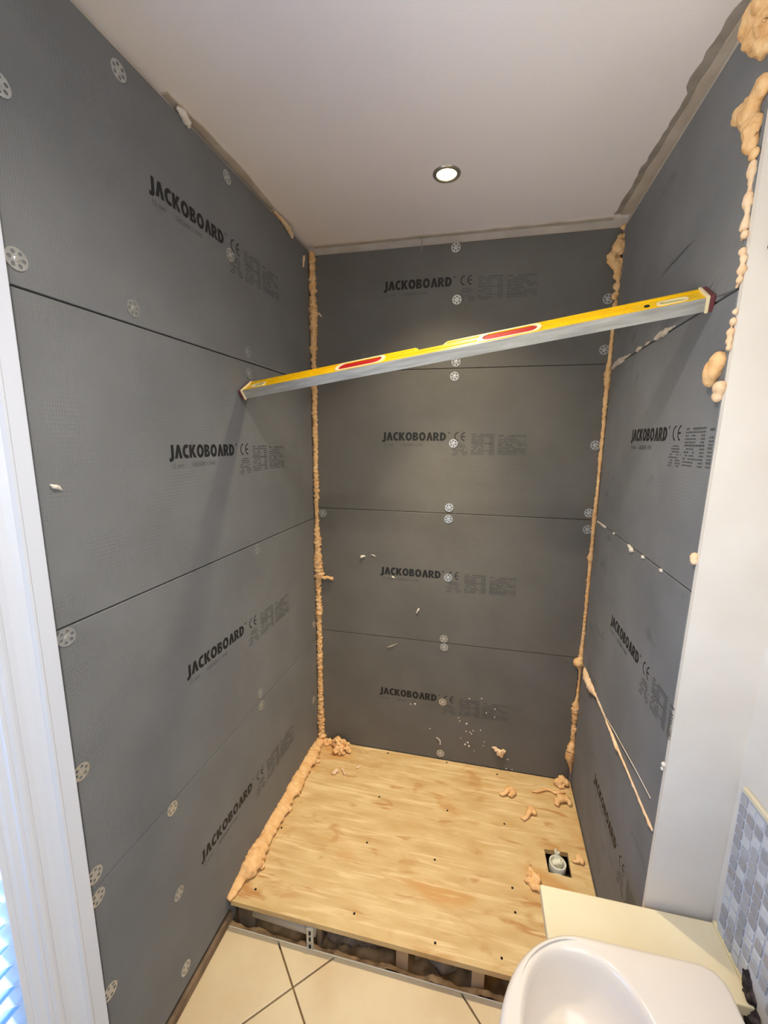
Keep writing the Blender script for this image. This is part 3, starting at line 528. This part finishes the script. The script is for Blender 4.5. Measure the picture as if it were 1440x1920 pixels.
bscrap('dust_thread', [(.460, 2.300, .001), (.474, 2.288, .0012), (.471, 2.250, .0012), (.468, 2.236, .0008)], 'grey dust thread hanging where ceiling meets the back wall', SKIM, 8)
foam('foam_lump', blob_mesh('lump', [((.870, .100, .006), (.014, .008, .007)), ((.884, .092, .010), (.012, .014, .012)), ((.894, .080, .006), (.012, .010, .008)), ((.902, .098, .004), (.010, .014, .006)), ((.862, .108, .003), (.012, .005, .004))], .0028, .8, 80, seed=3), 'torn peach foam tuft stuck low on the back wall', FOAM2, FB)
bm = bmesh.new()
for u, v_, r in [(.561, .154, .0058), (.693, .233, .0056), (.699, .217, .0057), (.731, .208, .0085), (.762, .178, .0057), (.73, .169, .0057), (.748, .167, .0057), (.795, .186, .0057), (.755, .16, .0058), (.728, .099, .0088), (.746, .094, .0088), (.74, .112, .0087), (.811, .108, .0044), (.771, .073, .0044), (.924, .057, .0059), (.92, .008, .006), (.946, .008, .006), (.738, .338, .0055), (.793, .347, .0055), (.854, .303, .0055), (.854, .262, .0056), (.466, .268, .0056), (.487, .272, .0084), (.817, .278, .0056), (.707, .129, .0043), (.815, .129, .0044)]:
    q = bmesh.ops.create_icosphere(bm, subdivisions=1, radius=1)
    for vv in q['verts']: vv.co = Vector((u + vv.co.x * r * .6, v_ + vv.co.y * r * .6, vv.co.z * r * .3))
tag(obj('plaster_splatter', bm, CHALK, None, True, FB), 'spatter of tiny white plaster specks low on the back wall', 'plaster', None, 'stuff')
# left wall bits
def lscrap(pts, label, m, seed): foam('foam_scrap', tube([(u, v_, r * .6) for u, v_, r in pts], [r for u, v_, r in pts], 8, (1, 1), .45, 80, step=.002, seed=seed), label, m, FL, None, 'scrap')
lscrap([(1.146, 2.243, .003), (1.136, 2.240, .005), (1.132, 2.222, .0055), (1.132, 2.198, .003)], 'short foam curl on the left wall beside the corner bead', FOAM2, 1)
lscrap([(.43, 2.293, .004), (.445, 2.288, .010), (.462, 2.280, .009), (.470, 2.274, .004)], 'chip of loose white plaster at the top of the left wall', CHALK, 2)
lscrap([(.90, 2.292, .004), (.928, 2.290, .007), (.966, 2.287, .008), (1.0, 2.282, .009), (1.024, 2.272, .008), (1.036, 2.264, .004)], 'foam dribble where the left wall meets the ceiling', FOAM2, 3)
lscrap([(.020, 1.424, .002), (.026, 1.420, .0045), (.034, 1.418, .004), (.040, 1.412, .002)], 'white plaster smudge on the left wall beside the window casing', CHALK, 4)

# ------------------------------------------------------------------ window casing on the left wall
window_1 = struct(obj('window_1', B((-.963, .13, -.085), (-.147, 2.04, -.081)), GLASS, mw=FL), 'tall side window with moulded white casing', 'window')
pf = [(0, 0), (0, .019), (.003, .0215), (.032, .0215), (.036, .0245), (.041, .0245), (.045, .019), (.056, .013), (.068, .0105), (.080, .011), (.084, .015), (.090, .0165), (.096, .0165), (.099, .013), (.103, .0145), (.108, .0145), (.111, .0105), (.122, .0095), (.126, .0065), (.130, .0065), (.130, 0)]
def casing(u0, sgn, v0, v1):
    bm = bmesh.new(); a = [bm.verts.new((u0 + sgn * d, v0, n)) for d, n in pf]; b = [bm.verts.new((u0 + sgn * d, v1, n)) for d, n in pf]; k = len(pf)
    for i in range(k): bm.faces.new((a[i], a[(i + 1) % k], b[(i + 1) % k], b[i]))
    bm.faces.new(a[::-1]); bm.faces.new(b); return obj('casing', bm, GLOSS, window_1)
pf = [(d * .93, n) for d, n in pf]
casing(-.016, -1, -.098, 2.17); casing(-1.094, 1, -.098, 2.17)
bm = bmesh.new(); a = [bm.verts.new((-1.0, 2.19 - d, n)) for d, n in pf]; b = [bm.verts.new((-.11, 2.19 - d, n)) for d, n in pf]
for i in range(len(pf)): bm.faces.new((a[i], a[(i + 1) % len(pf)], b[(i + 1) % len(pf)], b[i]))
obj('casing', bm, GLOSS, window_1)
for a, b in (((-.147, .10, -.10), (-.1365, 2.06, .006)), ((-.9735, .10, -.10), (-.963, 2.06, .006)), ((-.963, 2.04, -.10), (-.147, 2.06, .004)), ((-.963, .10, -.10), (-.147, .13, .02))): obj('jamb', B(a, b, .001), GLOSS, window_1)
bl = bpy.data.objects.new('window_blind', None); COL.objects.link(bl); bl.matrix_world = FL @ Matrix.Translation((-.555, .14, -.020)); tag(bl, 'pale blue slatted blind glowing in the side window', 'blind')
sm_ = None
for k in range(41):
    if sm_ is None: s_ = obj('slat', B((-.405, -.025, -.0008), (.405, .025, .0008)), SLAT, bl); sm_ = s_.data
    else: s_ = obj('slat', sm_, None, bl)
    s_.location = (0, .03 + k * .045, 0); s_.rotation_euler = (.95, 0, 0)
obj('headrail', B((-.405, 1.868, -.02), (.405, 1.895, .02), .002), GLOSS, bl)
added_window_2 = struct(obj('added_window_2', B((XS + .055, -2.5, .9), (XS + .059, -1.7, 2.0)), GLASS), 'unseen window added in the right-hand wall for fill light', 'window')  # invented opening that goes with the fill lamp on this side
for a, b in (((XS + .01, -2.5, .9), (XS + .08, -2.46, 2.0)), ((XS + .01, -1.74, .9), (XS + .08, -1.7, 2.0)), ((XS + .01, -2.46, .9), (XS + .08, -1.74, .94)), ((XS + .01, -2.46, 1.96), (XS + .08, -1.74, 2.0))): obj('window_frame', B(a, b, .002), GLOSS, added_window_2)

# ------------------------------------------------------------------ ledge, mosaic and basin
led = empty('boxed_ledge', (1.12, -.91, ZF)); tag(led, 'cream boxed-in ledge in the corner beside the basin', 'ledge')
def rel(a, b, bev, nm, m):
    o = obj(nm, B([a[i] - led.location[i] for i in range(3)], [b[i] - led.location[i] for i in range(3)], bev), m, led); return o
rel((.926, -.990, .374), (1.3145, -.836, .400), .003, 'top_panel', CREAM); rel((.950, -.980, ZF + .001), (1.3145, -.842, .374), .001, 'carcass', CREAM)
o = obj('sealant_bead', tube([(1.3125 - led.location.x, -.838 - led.location.y, .402 - ZF), (1.3125 - led.location.x, -.985 - led.location.y, .402 - ZF)], .0055, 8, jit=.2, freq=60, step=.006), SEAL, led, True)
# mosaic band on the side wall
PIT = .0262; R = random.Random(12)
bk = obj('mosaic_backing', B((XS - .004, -1.275, .40), (XS, -.850, .778)), MGROUT, wall_side)
tm = []
for m in MG:
    bm = B((-.0025, -.0102, -.0102), (0, .0102, .0102), .0009); o_ = obj('tile', bm, m, wall_side); tm.append(o_)
first = [True] * 4
for r_ in range(14):
    for c_ in range(16):
        z = .768 - PIT * (r_ + .5) + .003; y = -.8525 - PIT * (c_ + .5)
        if r_ >= 12 and 3 <= c_ <= 6 and (r_ == 13 or c_ in (4, 5)): continue
        if r_ == 13 and c_ > 6: continue
        k = R.choices(range(4), (4, 3, 4, 3))[0]
        if first[k]: o_ = tm[k]; first[k] = False
        else: o_ = obj('tile', tm[k].data, None, wall_side)
        o_.location = (XS - .004, y, z)
obj('mosaic_trim', B((XS - .009, -1.275, .776), (XS, -.860, .787), .002), CREAM, wall_side)
tag(obj('mosaic_patch', blob_mesh('patch', [((XS - .004, -.958, .425), (.010, .012, .020)), ((XS - .004, -.972, .405), (.012, .018, .024)), ((XS - .004, -.985, .385), (.010, .020, .020)), ((XS - .004, -.972, .365), (.012, .014, .022)), ((XS - .004, -.995, .350), (.010, .02, .03)), ((XS - .004, -1.03, .36), (.010, .03, .03))], .003, .8, 60, seed=2), PATCH), 'dark broken mortar patch below the mosaic behind the basin', 'mortar')
tag(obj('wall_plug', tube([(1.2065, yret(1.85) + .002, 1.846), (1.2065, yret(1.85) - .004, 1.846)], .008, 14), DARK), 'small black plug high on the narrow white return wall', 'plug')
# basin: lofted rings
bs = empty('wash_basin', (1.02, -1.235, ZF)); tag(bs, 'white ceramic wash basin with rounded front beside the cream ledge', 'basin')
CX, CY, ZR = .985, -1.235, .470
def outer_r(th, grow=0):
    # D outline: front ellipse (x<1.0) + straight sides to the back
    d = Vector((math.cos(th), math.sin(th))); lo_, hi_ = 0, .6
    def inside(x_, y_):
        hx = .253 + grow; yy = abs(y_ - CY)
        if x_ > 1.0:
            xb = 1.246 + grow
            if x_ > xb or yy > hx: return False
            rc = .035; ix, iy = xb - rc, hx - rc
            return not (x_ > ix and yy > iy and (x_ - ix) ** 2 + (yy - iy) ** 2 > rc * rc)
        return (abs(1.0 - x_) / (.202 + grow)) ** 2.1 + (yy / hx) ** 2.1 <= 1
    for _ in range(40):
        md = (lo_ + hi_) / 2
        if inside(CX + d.x * md, CY + d.y * md): lo_ = md
        else: hi_ = md
    return lo_
def bowl_r(th, k):
    a, b = .126 * k, .222 * k; c_, s_ = abs(math.cos(th)), abs(math.sin(th)); n = 2.5
    return ((c_ / a) ** n + (s_ / b) ** n) ** (-1 / n)
N = 120; ths = [2 * math.pi * k / N for k in range(N)]; bm = bmesh.new(); rings = []
def ring(fn, z): rings.append([bm.verts.new((CX + fn(t)[0] * math.cos(t) + fn(t)[1] - 1.02, CY + fn(t)[0] * math.sin(t) + 1.235, (z if not callable(z) else z(t)) - ZF)) for t in ths])
OR = [outer_r(t) for t in ths]; ORd = dict(zip(ths, OR))
bow = -.018
ring(lambda t: (ORd[t] * .30, .06), .300); ring(lambda t: (ORd[t] * .62, .03), .330); ring(lambda t: (ORd[t] * .88, .01), .385); ring(lambda t: (ORd[t] * .955, 0), .425)
ring(lambda t: (ORd[t] - .004, 0), .440); ring(lambda t: (ORd[t], 0), .452); ring(lambda t: (ORd[t] - .001, 0), .463); ring(lambda t: (ORd[t] - .006, 0), ZR - .001); ring(lambda t: (ORd[t] - .013, 0), ZR)
def mixr(t, f): return (ORd[t] - .013) * (1 - f) + (bowl_r(t, 1.06)) * f
ring(lambda t: (mixr(t, .5), bow * .5), ZR - .001); ring(lambda t: (mixr(t, .85), bow * .85), ZR - .002)
for k, z in ((1.04, ZR - .0022), (1.01, ZR - .004), (.985, ZR - .010), (.96, ZR - .026), (.925, ZR - .055), (.86, ZR - .090), (.70, ZR - .120), (.45, ZR - .134), (.22, ZR - .140), (.10, ZR - .141)): ring(lambda t, k=k: (bowl_r(t, k), bow), z)
for i in range(len(rings) - 1):
    for k in range(N): bm.faces.new((rings[i][k], rings[i][(k + 1) % N], rings[i + 1][(k + 1) % N], rings[i + 1][k]))
bm.faces.new(rings[0]); bm.faces.new(rings[-1])
obj('bowl', bm, CERAMIC, bs, True)
obj('waste_ring', tube([(CX + bow - 1.02, 0, ZR - .141 - ZF), (CX + bow - 1.02, 0, ZR - .138 - ZF)], [.030, .026], 28), CHROME, bs, True)
bm = bmesh.new(); rr = []
for z, a, b in ((0, .10, .12), (.02, .098, .118), (.15, .078, .09), (.30, .082, .095), (.405, .10, .13)):
    rr.append([bm.verts.new((.04 + a * math.cos(t), b * math.sin(t), z)) for t in ths[::4]])
for i in range(len(rr) - 1):
    for k in range(len(rr[0])): bm.faces.new((rr[i][k], rr[i][(k + 1) % len(rr[0])], rr[i + 1][(k + 1) % len(rr[0])], rr[i + 1][k]))
bm.faces.new(rr[0]); bm.faces.new(rr[-1]); obj('pedestal', bm, CERAMIC, bs, True)
